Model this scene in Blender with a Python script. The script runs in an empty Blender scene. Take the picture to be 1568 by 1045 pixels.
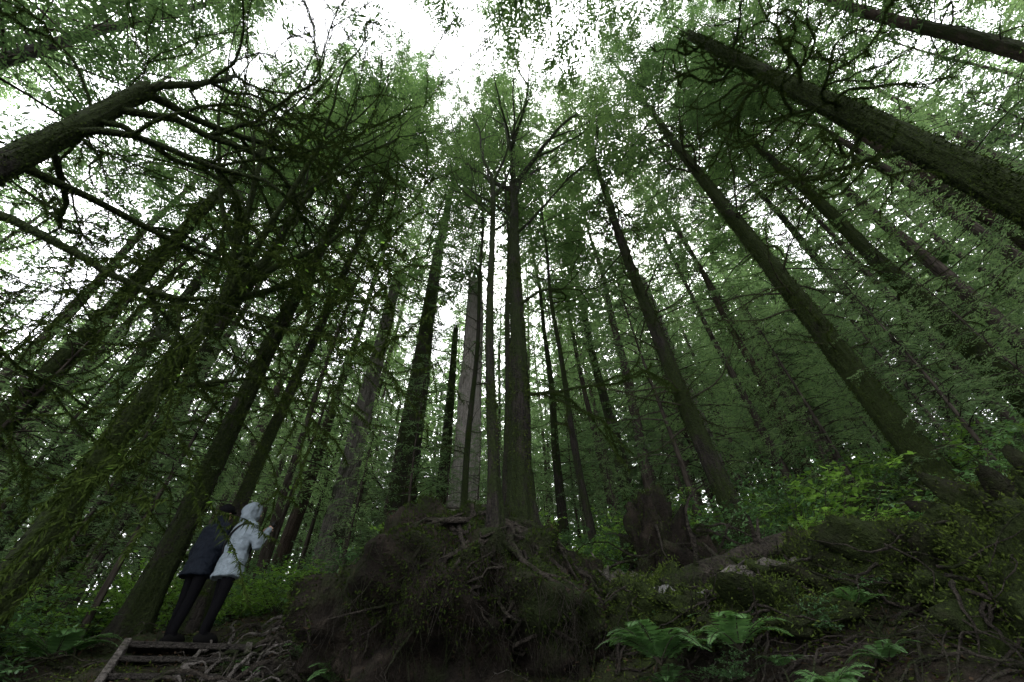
import bpy, bmesh, math, numpy as np, time
from mathutils import Vector, Matrix, noise
T0=time.time()
scene=bpy.context.scene
EYE=1.7

# ------------------------------------------------------------------ helpers
class MB:
    def __init__(s): s.v=[];s.f=[];s.m=[];s.n=0
    def add(s,v,f,m):
        v=np.asarray(v,dtype=np.float64).reshape(-1,3); f=np.asarray(f,dtype=np.int64).reshape(-1,4)
        s.v.append(v); s.f.append(f+s.n); s.m.append(np.full(len(f),m,dtype=np.int32)); s.n+=len(v)
    def tube(s,pts,rad,sides=5,m=0,cap=False):
        P=np.asarray(pts,float); r=np.asarray(rad,float); n=len(P)
        if r.ndim==0: r=np.full(n,float(r))
        T=np.gradient(P,axis=0); T/=np.linalg.norm(T,axis=1)[:,None]+1e-9
        D=P[-1]-P[0]; ref=np.array([0,0,1.]) if abs(D[2])<.8*np.linalg.norm(D) else np.array([1.,0,0])
        U=np.cross(T,ref); U/=np.linalg.norm(U,axis=1)[:,None]+1e-9
        V=np.cross(T,U)
        a=np.arange(sides)*2*math.pi/sides
        ring=P[:,None,:]+r[:,None,None]*(np.cos(a)[None,:,None]*U[:,None,:]+np.sin(a)[None,:,None]*V[:,None,:])
        i=np.arange(n-1)[:,None]*sides; j=np.arange(sides)[None,:]; j2=(j+1)%sides
        F=np.stack([i+j,i+j2,i+sides+j2,i+sides+j],axis=-1).reshape(-1,4)
        s.add(ring.reshape(-1,3),F,m)
        if cap:
            for e in (0,n-1):
                vv=np.vstack([ring[e],[P[e]]])
                s.add(vv,[[k,(k+1)%sides,(k+2)%sides,sides] for k in range(0,sides,2)],m)
    def leaves(s,P,D,N,L,W,m=0):
        P=np.asarray(P,float);D=np.asarray(D,float);N=np.asarray(N,float)
        D=D/(np.linalg.norm(D,axis=1)[:,None]+1e-9)
        S=np.cross(D,N); S/=np.linalg.norm(S,axis=1)[:,None]+1e-9
        L=np.broadcast_to(L,(len(P),))[:,None]; W=np.broadcast_to(W,(len(P),))[:,None]
        a=P; b=P+D*L*.45+S*W*.5; c=P+D*L; d=P+D*L*.45-S*W*.5
        v=np.stack([a,b,c,d],axis=1).reshape(-1,3)
        s.add(v,np.arange(len(P)*4).reshape(-1,4),m)
    def mesh(s,name,mats,smooth=True):
        v=np.concatenate(s.v);f=np.concatenate(s.f);m=np.concatenate(s.m)
        me=bpy.data.meshes.new(name)
        me.vertices.add(len(v)); me.vertices.foreach_set('co',v.astype(np.float32).ravel())
        me.loops.add(len(f)*4); me.loops.foreach_set('vertex_index',f.astype(np.int32).ravel())
        me.polygons.add(len(f)); me.polygons.foreach_set('loop_start',np.arange(0,len(f)*4,4,dtype=np.int32))
        me.polygons.foreach_set('material_index',m)
        me.polygons.foreach_set('use_smooth',np.full(len(f),smooth,dtype=bool))
        me.update(calc_edges=True)
        for a in mats: me.materials.append(a)
        return me
def obj(name,data,parent=None,loc=(0,0,0),rot=(0,0,0),sc=(1,1,1)):
    o=bpy.data.objects.new(name,data); scene.collection.objects.link(o)
    o.location=loc; o.rotation_euler=rot; o.scale=sc
    if parent: o.parent=parent
    return o
def empty(name,loc=(0,0,0)): return obj(name,None,None,loc)

# ------------------------------------------------------------------ materials
def newmat(name):
    m=bpy.data.materials.new(name); m.use_nodes=True; nt=m.node_tree; nt.nodes.clear()
    out=nt.nodes.new('ShaderNodeOutputMaterial'); return m,nt,out
def N(nt,t,**k):
    n=nt.nodes.new(t)
    for a,b in k.items(): setattr(n,a,b)
    return n
def noise_n(nt,scale,detail=4,stretch=None,coord='pos'):
    g=N(nt,'ShaderNodeNewGeometry') if coord=='pos' else N(nt,'ShaderNodeTexCoord')
    src=g.outputs['Position'] if coord=='pos' else g.outputs['Object']
    if stretch:
        mp=N(nt,'ShaderNodeMapping'); mp.inputs['Scale'].default_value=stretch
        nt.links.new(src,mp.inputs['Vector']); src=mp.outputs['Vector']
    n=N(nt,'ShaderNodeTexNoise'); n.inputs['Scale'].default_value=scale; n.inputs['Detail'].default_value=detail
    n.inputs['Roughness'].default_value=.65
    nt.links.new(src,n.inputs['Vector']); return n.outputs['Fac']
def ramp(nt,fac,stops):
    r=N(nt,'ShaderNodeValToRGB'); e=r.color_ramp.elements
    while len(e)<len(stops): e.new(.5)
    for i,(p,c) in enumerate(stops): e[i].position=p; e[i].color=(*c,1) if len(c)==3 else c
    nt.links.new(fac,r.inputs['Fac']); return r.outputs['Color']
def mix(nt,f,a,b,mode='MIX'):
    m=N(nt,'ShaderNodeMix',data_type='RGBA',blend_type=mode)
    for s,val in ((m.inputs[0],f),(m.inputs[6],a),(m.inputs[7],b)):
        if hasattr(val,'node'): nt.links.new(val,s)
        elif isinstance(val,(int,float)): s.default_value=val
        else: s.default_value=(*val,1)
    return m.outputs[2]
def mth(nt,op,a,b):
    q=N(nt,'ShaderNodeMath',operation=op)
    for s,val in ((q.inputs[0],a),(q.inputs[1],b)):
        if hasattr(val,'node'): nt.links.new(val,s)
        else: s.default_value=val
    return q.outputs[0]
def princ(nt,out,col,rough=.8,bump=None,bs=.5,bd=.02,spec=.3):
    p=N(nt,'ShaderNodeBsdfPrincipled')
    if hasattr(col,'node'): nt.links.new(col,p.inputs['Base Color'])
    else: p.inputs['Base Color'].default_value=(*col,1)
    p.inputs['Roughness'].default_value=rough; p.inputs['Specular IOR Level'].default_value=spec
    if bump is not None:
        b=N(nt,'ShaderNodeBump'); b.inputs['Strength'].default_value=bs; b.inputs['Distance'].default_value=bd
        nt.links.new(bump,b.inputs['Height']); nt.links.new(b.outputs['Normal'],p.inputs['Normal'])
    nt.links.new(p.outputs[0],out.inputs['Surface']); return p
def bark(name,c1,c2,moss,mossamt,stretch=(9,9,1.2),far=False):
    m,nt,out=newmat(name)
    if far:
        f=noise_n(nt,2.2,2,stretch); c=ramp(nt,f,[(.35,c1),(.65,c2)])
        p=N(nt,'ShaderNodeBsdfDiffuse'); nt.links.new(c,p.inputs['Color']); nt.links.new(p.outputs[0],out.inputs['Surface']); return m
    f=noise_n(nt,2.2,5,stretch); c=ramp(nt,f,[(.40,c1),(.60,c2)])
    f2=noise_n(nt,1.6,4,(1,1,.5)); f3=noise_n(nt,30,2)
    c=mix(nt,ramp(nt,f3,[(.35,(.0,0,0)),(.7,(.6,.6,.6))]),c,tuple(k*1.6 for k in c2))
    mf=ramp(nt,mth(nt,'ADD',f2,mth(nt,'MULTIPLY',f3,.25)),[(.76-mossamt*.3,(0,0,0)),(.86-mossamt*.3,(1,1,1))])
    mc=ramp(nt,f3,[(.3,tuple(k*.35 for k in moss)),(.7,moss)])
    c=mix(nt,mf,c,mc)
    princ(nt,out,c,.85,mth(nt,'ADD',f,mth(nt,'MULTIPLY',f3,.4)),1.0,.22,.15); return m
def foliage(name,stops,trans=.45,rough=.55,tcol=1.6,simple=False):
    m,nt,out=newmat(name)
    g=N(nt,'ShaderNodeNewGeometry'); isl=g.outputs['Random Per Island']; oi=N(nt,'ShaderNodeObjectInfo')
    f=mth(nt,'ADD',mth(nt,'MULTIPLY',isl,.5),mth(nt,'MULTIPLY',oi.outputs['Random'],.5))
    c=ramp(nt,f,stops)
    if simple:
        p=N(nt,'ShaderNodeBsdfDiffuse'); nt.links.new(c,p.inputs['Color'])
    else:
        p=N(nt,'ShaderNodeBsdfPrincipled'); nt.links.new(c,p.inputs['Base Color']); p.inputs['Roughness'].default_value=rough; p.inputs['Specular IOR Level'].default_value=.25
    if trans==0:
        nt.links.new(p.outputs[0],out.inputs['Surface']); return m
    t=N(nt,'ShaderNodeBsdfTranslucent'); tc=mix(nt,1.0,c,(tcol*.98,tcol*1.05,tcol*.72),'MULTIPLY'); nt.links.new(tc,t.inputs['Color'])
    ms=N(nt,'ShaderNodeMixShader'); ms.inputs[0].default_value=trans
    nt.links.new(p.outputs[0],ms.inputs[1]); nt.links.new(t.outputs[0],ms.inputs[2]); nt.links.new(ms.outputs[0],out.inputs['Surface'])
    return m
M_bark=bark('bark_hemlock',(.006,.0055,.005),(.036,.031,.026),(.032,.048,.012),.75)
M_barkmoss=bark('bark_mossy',(.006,.0055,.005),(.030,.027,.021),(.038,.058,.013),1.1)
M_barkred=bark('bark_reddish',(.014,.010,.008),(.06,.044,.033),(.034,.048,.014),.5)
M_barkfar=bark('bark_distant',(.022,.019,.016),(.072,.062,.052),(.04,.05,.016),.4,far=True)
M_gray=bark('bark_weathered_cedar',(.11,.10,.09),(.40,.37,.34),(.08,.08,.04),.0,(14,14,.5))
M_gray2=bark('bark_weathered_brown',(.05,.045,.04),(.19,.175,.16),(.05,.06,.03),.3,(14,14,.5))
M_dead=bark('dead_twig',(.022,.020,.016),(.06,.054,.042),(.05,.065,.016),.7,(5,5,5),far=True)
M_moss=foliage('moss_fuzz',[(.15,(.020,.033,.008)),(.5,(.036,.055,.012)),(.9,(.058,.082,.018))],0,.9,1.5,True)
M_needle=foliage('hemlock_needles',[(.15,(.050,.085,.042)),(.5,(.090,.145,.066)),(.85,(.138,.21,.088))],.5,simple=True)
M_needle_haze=foliage('hemlock_needles_haze_tint',[(.15,(.095,.145,.085)),(.5,(.142,.210,.118)),(.85,(.20,.285,.15))],.5,simple=True)  # lighter, greyer needle colour stands in for mist in the background stand
M_needle_edge_haze=foliage('hemlock_needles_edge_haze_tint',[(.15,(.12,.165,.11)),(.5,(.17,.225,.145)),(.85,(.23,.295,.18))],0,simple=True)  # palest needles: distance haze put into the colour, no translucency
M_leaf=foliage('broad_leaf',[(.15,(.085,.155,.035)),(.5,(.14,.25,.05)),(.85,(.20,.34,.07))],.5,.4,1.6)
M_shrub=foliage('shrub_leaf',[(.15,(.052,.105,.045)),(.5,(.085,.17,.068)),(.85,(.13,.24,.095))],.35,.35,1.6)
M_fern=foliage('fern_leaf',[(.15,(.05,.10,.038)),(.5,(.08,.165,.058)),(.85,(.125,.24,.085))],.4,.4,1.6)
M_litter=foliage('leaf_litter',[(.15,(.018,.013,.009)),(.5,(.045,.032,.021)),(.9,(.11,.08,.05))],0,.7,1.2,True)
def earth(name,cs,moss,ma,bd=.05):
    m,nt,out=newmat(name)
    f=noise_n(nt,3.5,6); f2=noise_n(nt,.9,5); f3=noise_n(nt,22,4)
    c=ramp(nt,f,[(.3,cs[0]),(.55,cs[1]),(.75,cs[2])])
    mf=ramp(nt,f2,[(.66-ma*.3,(0,0,0)),(.74-ma*.2,(1,1,1))])
    c=mix(nt,mf,c,ramp(nt,f3,[(.3,tuple(k*.4 for k in moss)),(.7,moss)]))
    princ(nt,out,c,.9,mth(nt,'ADD',f,f3),1,bd,.12); return m
M_ground=earth('forest_floor',((.008,.007,.005),(.024,.019,.014),(.05,.040,.030)),(.03,.044,.013),.7)
M_mound=earth('root_mound_soil',((.006,.005,.004),(.018,.0145,.011),(.045,.036,.027)),(.026,.037,.012),.5,.08)
M_bank=earth('mossy_soil',((.006,.005,.004),(.018,.0145,.011),(.04,.033,.025)),(.032,.047,.013),1.05,.10)
M_root=bark('root_wood',(.013,.011,.009),(.055,.047,.038),(.03,.042,.012),.5,(6,6,6))
M_drift=bark('weathered_root',(.045,.040,.035),(.17,.155,.14),(.05,.06,.02),.25,(6,6,6))
M_rock=earth('wet_rock',((.05,.05,.05),(.16,.16,.15),(.32,.32,.30)),(.05,.065,.02),.1,.03)
M_plank=bark('stair_plank',(.018,.016,.014),(.06,.054,.047),(.03,.04,.015),.1,(3,12,12))

# ------------------------------------------------------------------ terrain
def terr(x,y):
    r2=x*x+y*y; r=math.sqrt(r2)
    h=EYE+.22*y+.09*x+.15*max(x-6,0)-1.7*math.exp(-r2/49)
    a=min(1,r/4)
    h+=a*.28*noise.noise(Vector((x*.35,y*.35,1.3)))+a*.14*noise.noise(Vector((x*1.1,y*1.1,4.1)))
    if r<40: h+=.10*noise.noise(Vector((x*3,y*3,2.1)))+.06*noise.noise(Vector((x*7,y*7,2.1)))
    return h
def g(x,y,dz=0): return (x,y,terr(x,y)+dz)
n=320; s=np.linspace(-1,1,n+1)
X=400*np.sinh(6.1*s)/math.sinh(6.1); Y=6+X
V=np.array([[x,y,terr(x,y)] for y in Y for x in X])
i=np.arange(n)[:,None]*(n+1); j=np.arange(n)[None,:]
F=np.stack([i+j,i+j+1,i+j+n+2,i+j+n+1],axis=-1).reshape(-1,4)
mb=MB(); mb.add(V,F,0); obj('ground',mb.mesh('ground',[M_ground]))

# ------------------------------------------------------------------ tree parts
def trunk_mb(mb,rng,H,r0,lean=(0,0),m=0,sides=20,flare=.6,top=.12,wob=.12,broken=False,ridge=.05,ext=1.2):
    step=.35 if sides<30 else .16
    nz=max(10,int(H/step)); z=np.concatenate([[-ext],np.linspace(0,1,nz)**1.2*H])
    a=np.arange(sides)*2*math.pi/sides
    ph=rng.uniform(0,6.28,6)
    cx=lean[0]*z+wob*np.sin(z*.23+ph[0])-wob*math.sin(ph[0])+wob*.25*np.sin(z*.9+ph[4]); cy=lean[1]*z+wob*np.sin(z*.19+ph[1])-wob*math.sin(ph[1])+wob*.25*np.sin(z*.8+ph[5])
    zz=np.clip(z,0,None)
    r=r0*(1-(1-top)*(zz/H)**.9)
    fl=flare*r0*np.exp(-zz/.45)
    lob=1+.5*np.sin(5*a+ph[2])+.3*np.sin(3*a+ph[3])
    if sides>=30:
        rd=np.zeros((len(z),sides))
        for kk in (5,8,11,14,17):
            p_=np.cumsum(rng.normal(0,.35,len(z))); rd+=np.sin(kk*a[None,:]+p_[:,None])*ridge*.55
        rd+=rng.normal(0,ridge*.8,(len(z),sides))
    else: rd=rng.normal(0,.018,(len(z),sides))
    RR=r[:,None]*(1+.05*np.sin(4*a+ph[3]+.3*z[:,None])+rd)+fl[:,None]*lob[None,:]
    zt=np.repeat(z[:,None],sides,1)
    if broken: zt[-1]+=np.abs(rng.normal(0,.5,sides)); zt[-2]+=rng.uniform(0,.1,sides)
    P=np.stack([cx[:,None]+RR*np.cos(a),cy[:,None]+RR*np.sin(a),zt],-1)
    i=np.arange(len(z)-1)[:,None]*sides; j=np.arange(sides)[None,:]; j2=(j+1)%sides
    F=np.stack([i+j,i+j2,i+sides+j2,i+sides+j],-1).reshape(-1,4)
    mb.add(P.reshape(-1,3),F,m)
    def axis(h): return np.array([np.interp(h,z,cx),np.interp(h,z,cy),h]), float(np.interp(h,z,r))
    return axis
def fuzz(mb,rng,pts,rad,dens,L=(.012,.045),m=1,W=(.006,.014)):
    P=np.asarray(pts,float); seg=np.linalg.norm(np.diff(P,axis=0),axis=1).sum(); k=int(seg*dens)
    if k<1: return
    t=rng.uniform(0,len(P)-1,k); i=np.clip(t.astype(int),0,len(P)-2); f=(t-i)[:,None]
    Q=P[i]*(1-f)+P[i+1]*f; rr=np.interp(t,np.arange(len(P)),rad)
    d=rng.normal(size=(k,3)); d/=np.linalg.norm(d,axis=1)[:,None]
    Q=Q+d*rr[:,None]*.9
    dd=d*.35+np.array([0,0,-.6])+rng.normal(0,.25,(k,3))
    mb.leaves(Q,dd,rng.normal(size=(k,3)),rng.uniform(L[0],L[1],k)*(.6+rng.random(k)**4*1.8),rng.uniform(W[0],W[1],k),m)
def trunk_fuzz(mb,rng,ax,h0,h1,k,m):
    for q in range(k//40):
        h=rng.uniform(h0,h1); c,r=ax(h); kk=40; a=rng.normal(rng.uniform(0,6.28),.5,kk); hh=rng.normal(0,.25,kk)
        u=np.stack([np.cos(a),np.sin(a),0*a],1); P=c+u*r*1.0+np.stack([0*hh,0*hh,hh],1)
        mb.leaves(P,u*.5+np.array([0,0,-.5])+rng.normal(0,.3,(kk,3)),rng.normal(size=(kk,3)),rng.uniform(.02,.07,kk),rng.uniform(.012,.026,kk),m)
def dead_branches(mb,rng,axis,h0,h1,nb,L,m=0,moss=None,up=.1):
    for b in range(nb):
        h=rng.uniform(h0,h1); c,r=axis(h); az=rng.uniform(0,6.28); l=rng.uniform(*L)
        nn=8; p=c+np.array([math.cos(az),math.sin(az),0])*r*.7; d=np.array([math.cos(az),math.sin(az),rng.uniform(-.2,.5)])
        pts=[p]; ds=[]
        for k in range(nn-1):
            d=d+rng.normal(0,.16,3)+np.array([0,0,-.05 if k<3 else up]); d/=np.linalg.norm(d); p=p+d*l/(nn-1); pts.append(p); ds.append(d)
        rb=.006+.010*l; rad=np.linspace(rb,.003,nn)
        mb.tube(pts,rad,4,m)
        if moss is not None: fuzz(mb,rng,pts,rad+.004,210,(.015,.08),moss)
        for q in range(int(l*4)):
            k=rng.integers(1,nn-1); dd=ds[k]*.6+rng.normal(0,.55,3); dd/=np.linalg.norm(dd); l2=l*rng.uniform(.15,.45)
            e=[pts[k],pts[k]+dd*l2*.5,pts[k]+dd*l2+np.array([0,0,.1*l2])]
            mb.tube(e,[.004+.0015*l,.003,.0015],3,m)
def crown(mb,rng,H,z0,R,nb,dens=1.,K=9,mb_bark=0,ml=1,axis=None,lf=1.,wd=.24,flat=False):
    for b in range(nb):
        f=(b+rng.random())/nb; z=z0+(H-z0)*f; az=b*2.4+rng.normal()*.5
        prof=1 if flat else min(1,.45+f*3)*(1-f)**.65
        L=R*prof*rng.uniform(.4,1.25)+.35
        c=np.array([0,0,z]) if axis is None else axis(z)[0]
        t=np.linspace(0,1,7); u=np.array([math.cos(az),math.sin(az),0]); lat=np.array([-u[1],u[0],0])
        dr=rng.uniform(.35,.75)
        pts=c+u*(L*t)[:,None]+lat*(L*rng.normal(0,.12)*t**2)[:,None]+np.array([0,0,1.])*(L*(.32*t-dr*t*t))[:,None]
        mb.tube(pts,np.linspace(.008*L+.005,.003,7),3,mb_bark)
        M=max(4,int((L*9+2)*dens)); tt=rng.uniform(.12,1,M)**.8
        x=tt*6; i=np.clip(x.astype(int),0,5); fr=(x-i)[:,None]
        B=pts[i]*(1-fr)+pts[i+1]*fr; T=pts[i+1]-pts[i]; T/=np.linalg.norm(T,axis=1)[:,None]
        side=rng.choice([-1,1],M)[:,None]
        td=T*.6+side*lat*.8+np.stack([rng.normal(0,.12,M),rng.normal(0,.12,M),rng.normal(-.12,.18,M)],1)
        td/=np.linalg.norm(td,axis=1)[:,None]
        tl=(.3+.26*L)*(1-.7*tt)*rng.uniform(.6,1.25,M)
        s=np.linspace(.08,1,K)
        Q=B[:,None,:]+td[:,None,:]*(tl[:,None]*s)[:,:,None]+np.array([0,0,-1.])*(.18*tl[:,None]*s*s)[:,:,None]
        sg=np.where(np.arange(K)%2==0,1.,-1.)[None,:,None]
        up=np.array([0,0,1.]); pr=np.cross(td,up); pr/=np.linalg.norm(pr,axis=1)[:,None]
        ld=td[:,None,:]*.75+sg*pr[:,None,:]*.75+rng.normal(0,.13,(M,K,3))+np.array([0,0,-.1])
        ll=((.06+.15*tl)[:,None]*(1-.45*s)*rng.uniform(.7,1.3,(M,K)))*lf
        nrm=up+rng.normal(0,.35,(M,K,3))
        mb.leaves(Q.reshape(-1,3),ld.reshape(-1,3),nrm.reshape(-1,3),ll.ravel(),(ll*wd+.006).ravel(),ml)
def grow(mb,rng,p,d,L,r,lev,par):
    nn=9 if lev<2 else 6; p=np.array(p,float); d=np.array(d,float); pts=[p]; ds=[d]
    for k in range(nn-1):
        d=d+rng.normal(0,par['wig'],3)+np.array([0,0,par['up']]); d/=np.linalg.norm(d); p=p+d*L/(nn-1); pts.append(p); ds.append(d)
    last=lev>=par['lev']
    rad=np.linspace(r,r*(.25 if last else .5),nn)
    mb.tube(pts,rad,8 if lev==0 else (5 if lev==1 else 3),par.get('m',0))
    if par.get('fuzz') and lev<=par.get('fl',3): fuzz(mb,rng,pts,rad,par['fuzz'],par.get('fz',(.012,.045)),1)
    if par.get('leaf') and lev>=par['lev']-1:
        k=int(L*par['leaf']+rng.random()); t=rng.uniform(1,nn-1.01,k); i=t.astype(int); P=np.array(pts); f=(t-i)[:,None]
        Q=P[i]*(1-f)+P[i+1]*f+rng.normal(0,.05,(k,3))
        dd=rng.normal(0,.7,(k,3)); dd[:,2]=dd[:,2]*.4-.1
        if k: mb.leaves(Q,dd,np.array([0,0,1.])+rng.normal(0,.4,(k,3)),rng.uniform(.04,.08,k),rng.uniform(.022,.04,k),2)
    if last: return
    for c in range(par['k'][lev]):
        k=nn-1 if c<2 else int(rng.integers(2,nn))
        a=rng.uniform(*par['ang']); ax=rng.normal(size=3); ax-=ds[k]*ax.dot(ds[k]); ax/=np.linalg.norm(ax)
        nd=ds[k]*math.cos(a)+ax*math.sin(a)
        grow(mb,rng,pts[k],nd,L*rng.uniform(.55,.85),rad[k]*rng.uniform(.55,.8),lev+1,par)

crowns=[]
for k in range(4):
    rng=np.random.default_rng(100+k); mb=MB()
    crown(mb,rng,17,0,4.3,94,1.05,11,0,1,None,1.35,.23)
    crowns.append(mb.mesh('hemlock_crown_mesh',[M_barkfar,M_needle]))

def hemlock(x,y,diam,H,zc,lean=(0,0),seed=0,mat=M_bark,dead=(2,12,30,(.4,1.8)),moss=True,cs=1.,flare=.5,name='hemlock_tree',near=True,low=9,lowz=6):
    rng=np.random.default_rng(seed); z=terr(x,y)
    e=empty(name,(x,y,z)); mb=MB(); ax=trunk_mb(mb,rng,H,diam/2,lean,0,36 if near else 16,flare)
    if dead: dead_branches(mb,rng,ax,dead[0],dead[1],dead[2],dead[3],1,2 if moss else None)
    if near: trunk_fuzz(mb,rng,ax,0,11,8000 if mat is M_barkmoss else 4000,2)
    if low: crown(mb,rng,zc,lowz,2.0,low,.9,9,1,3,ax,.85,.26,True)
    obj('trunk',mb.mesh('trunk',[mat,M_dead,M_moss,M_needle]),e)
    c,_=ax(zc)
    obj('crown',crowns[seed%4],e,(c[0],c[1],zc),(0,0,seed*1.7),(cs,cs,(H-zc+.8)/17))
    return e
hemlock(4.15,7.9,.42,27,12,(-.01,0),1,dead=(3,13,70,(.5,2.4)),low=10)
hemlock(6.9,6.5,.50,28,13,(-.012,0),2,M_barkmoss,dead=(2.5,14,60,(.6,2.6)))
hemlock(10.3,7.0,.44,27,12,(0,0),3,M_barkmoss,dead=(3,13,44,(.6,2.4)),low=10,lowz=4)
hemlock(10.6,5.0,.40,30,13,(0,0),4,M_barkred,dead=(3,14,36,(.5,1.8)),low=10,lowz=4)
hemlock(12.8,2.6,.5,32,14,(0,0),5,M_barkred,dead=(5,15,30,(.5,2)),low=14,lowz=4)
hemlock(-5.6,6.9,.38,29,14,(.01,0),6,dead=(4,14,50,(.4,2.0)),low=10)
hemlock(-5.15,7.4,.27,26,12,(-.004,0),7,dead=(4,14,44,(.4,1.8)),low=10)
hemlock(-9.3,6.1,.44,30,12,(0,0),8,M_barkmoss,dead=(3,12,40,(.4,2.)),low=14,lowz=3)
hemlock(-8.6,8.2,.38,28,12,(0,0),9,dead=(3,12,34,(.4,1.8)),low=14,lowz=3)
hemlock(-12,9.5,.5,30,11,(0,0),10,dead=(3,12,20,(.4,1.8)),near=False,low=20,lowz=2)
hemlock(-4.0,13.8,.95,38,11,(0,0),11,M_bark,dead=(2,12,60,(.6,2.4)),name='old_cedar_tree',low=20,lowz=3)
hemlock(4.6,16.5,.55,30,12,(0,0),12,M_bark,dead=(3,13,30,(.5,1.6)),near=False,low=20,lowz=3)
hemlock(1.6,15.5,.4,27,11,(0,0),13,M_bark,dead=(2,11,30,(.5,1.6)),near=False,low=20,lowz=3)
hemlock(-8.2,15,.5,30,11,(0,0),14,M_barkred,near=False,low=20,lowz=3)
hemlock(9.5,12.5,.36,28,12,(0,0),15,M_barkred,near=False,low=16,lowz=4)
hemlock(13,10.5,.40,30,12,(0,0),16,M_bark,near=False,low=18,lowz=3)
hemlock(-1.4,10.2,.20,28,13,(0,0),17,M_bark,dead=(3,13,30,(.4,1.4)),near=False,low=8,cs=.95)
hemlock(1.9,11.0,.22,29,13,(0,0),19,M_bark,dead=(3,13,30,(.4,1.4)),near=False,low=8,cs=.95)
hemlock(-.25,8.7,.20,31,17,(0,-.02),21,M_bark,dead=(8,16,24,(.4,1.4)),near=False,low=0,cs=.95)
# trees standing just behind the trail viewpoint; their crowns reach overhead
hemlock(3.2,-1.3,.5,31,14,(0,0),18,M_bark,near=False,cs=1.2)
hemlock(-3.0,-1.3,.5,30,13,(0,0),20,M_bark,near=False,cs=1.2)
hemlock(.3,-1.6,.5,33,16,(0,.02),27,M_bark,near=False,cs=1.35,low=0)
hemlock(-8.5,-1.0,.5,30,12,(0,0),22,M_barkmoss,near=False,cs=1.2,low=8,lowz=7)
hemlock(7.5,-1.5,.5,31,13,(0,0),23,M_bark,near=False,cs=1.2)
hemlock(-12.5,2.5,.5,30,10,(0,0),24,M_bark,near=False,cs=1.2,low=20,lowz=4)
hemlock(12.5,-1,.5,31,11,(0,0),25,M_bark,near=False,cs=1.2,low=12,lowz=6)

def snag(x,y,d,H,seed,mat=M_gray,top=.55,lean=(0,0),dead=14):
    rng=np.random.default_rng(seed); e=empty('cedar_snag',(x,y,terr(x,y))); mb=MB()
    ax=trunk_mb(mb,rng,H,d/2,lean,0,44,.5,top,.06,True,.05)
    dead_branches(mb,rng,ax,2,H*.95,dead,(.3,1.4),1)
    obj('trunk',mb.mesh('trunk',[mat,M_dead]),e)
snag(-1.9,13.8,1.15,14.2,31,dead=6,top=.6); snag(-6.3,14.2,.85,16,32,M_gray2); snag(7.4,14.2,.7,13,33,M_gray2)
snag(-2.85,15.3,.5,12,35,M_bark)
rng=np.random.default_rng(40); e=empty('mossy_snag',(6.4,2.5,terr(6.4,2.5))); mb=MB()
ax=trunk_mb(mb,rng,15.3,.24,(-.03,.02),0,40,.5,.5,.1,True,.05)
trunk_fuzz(mb,rng,ax,3,15,12000,1)
par=dict(wig=.26,up=.03,lev=2,k=[4,3,2],ang=(.4,1.0),fuzz=700,fz=(.015,.06))
for h,a,l in ((6.8,2.0,1.5),(7.6,3.8,1.3),(8.3,2.6,1.6),(9,3.6,1.3),(9.6,1.0,1.2),(10,2.3,1.5),(11,3.3,1.4),(12,2.0,1.5),(12.6,3.9,1.2),(5.8,2.8,1.2),(13.6,.6,1.1),(10.6,1.6,1.5),(14.3,2.8,1.)):
    c,r=ax(h); grow(mb,rng,c,(math.cos(a),math.sin(a),.1),l,.04,0,par)
obj('trunk',mb.mesh('trunk',[M_barkmoss,M_moss]),e)

def maple(x,y,hs,r0,seed,lean,limbs,par,name,z=None,mats=(M_barkmoss,M_moss,M_leaf),flare=.4,tf=5000,ext=1.2):
    rng=np.random.default_rng(seed); z=terr(x,y) if z is None else z
    e=empty(name,(x,y,z)); mb=MB(); ax=trunk_mb(mb,rng,hs,r0,lean,0,32,flare,.62,.1,ext=ext)
    trunk_fuzz(mb,rng,ax,0,hs,tf,1)
    for (h,az,el,l,rr) in limbs:
        c,_=ax(h); grow(mb,rng,c,(math.cos(az)*math.cos(el),math.sin(az)*math.cos(el),math.sin(el)),l,rr,0,par)
    obj('trunk_and_limbs',mb.mesh(name,list(mats)),e); return e
par=dict(wig=.11,up=.09,lev=3,k=[4,3,2],ang=(.2,.55),fuzz=300,fl=1,fz=(.01,.035),leaf=.6)
maple(-5.7,4.95,6.3,.18,50,(.0,0),[(6.1,.6,1.0,4.6,.10),(6.2,2.2,1.1,4.4,.09),(5.5,-.5,.65,4.2,.07),(4.6,2.8,.5,2.6,.06),(5.9,-1.4,.9,4.2,.08),(3.8,.6,.2,2.0,.04),(6.2,.1,.7,4.2,.07),(6.0,1.4,.8,4.0,.08)],par,'bigleaf_maple_tree')
maple(-6.6,2.2,9,.20,51,(0,0),[(5,.2,.3,3.,.06),(6,1.2,.3,3.2,.06),(7,-.3,.4,3,.06),(8,.8,.6,3.4,.07),(8.8,1.8,.9,3.6,.08),(4.2,1.4,.1,2.6,.04),(6.6,2.2,.3,2.6,.05),(7.5,.3,.2,3,.05),(8.8,0,.9,3.2,.07),(7.6,2.6,.5,3,.05)],
      dict(wig=.2,up=-.01,lev=3,k=[5,4,3],ang=(.4,1.0),fuzz=520,fl=3,fz=(.015,.07),leaf=1),'mossy_maple_tree')

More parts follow.
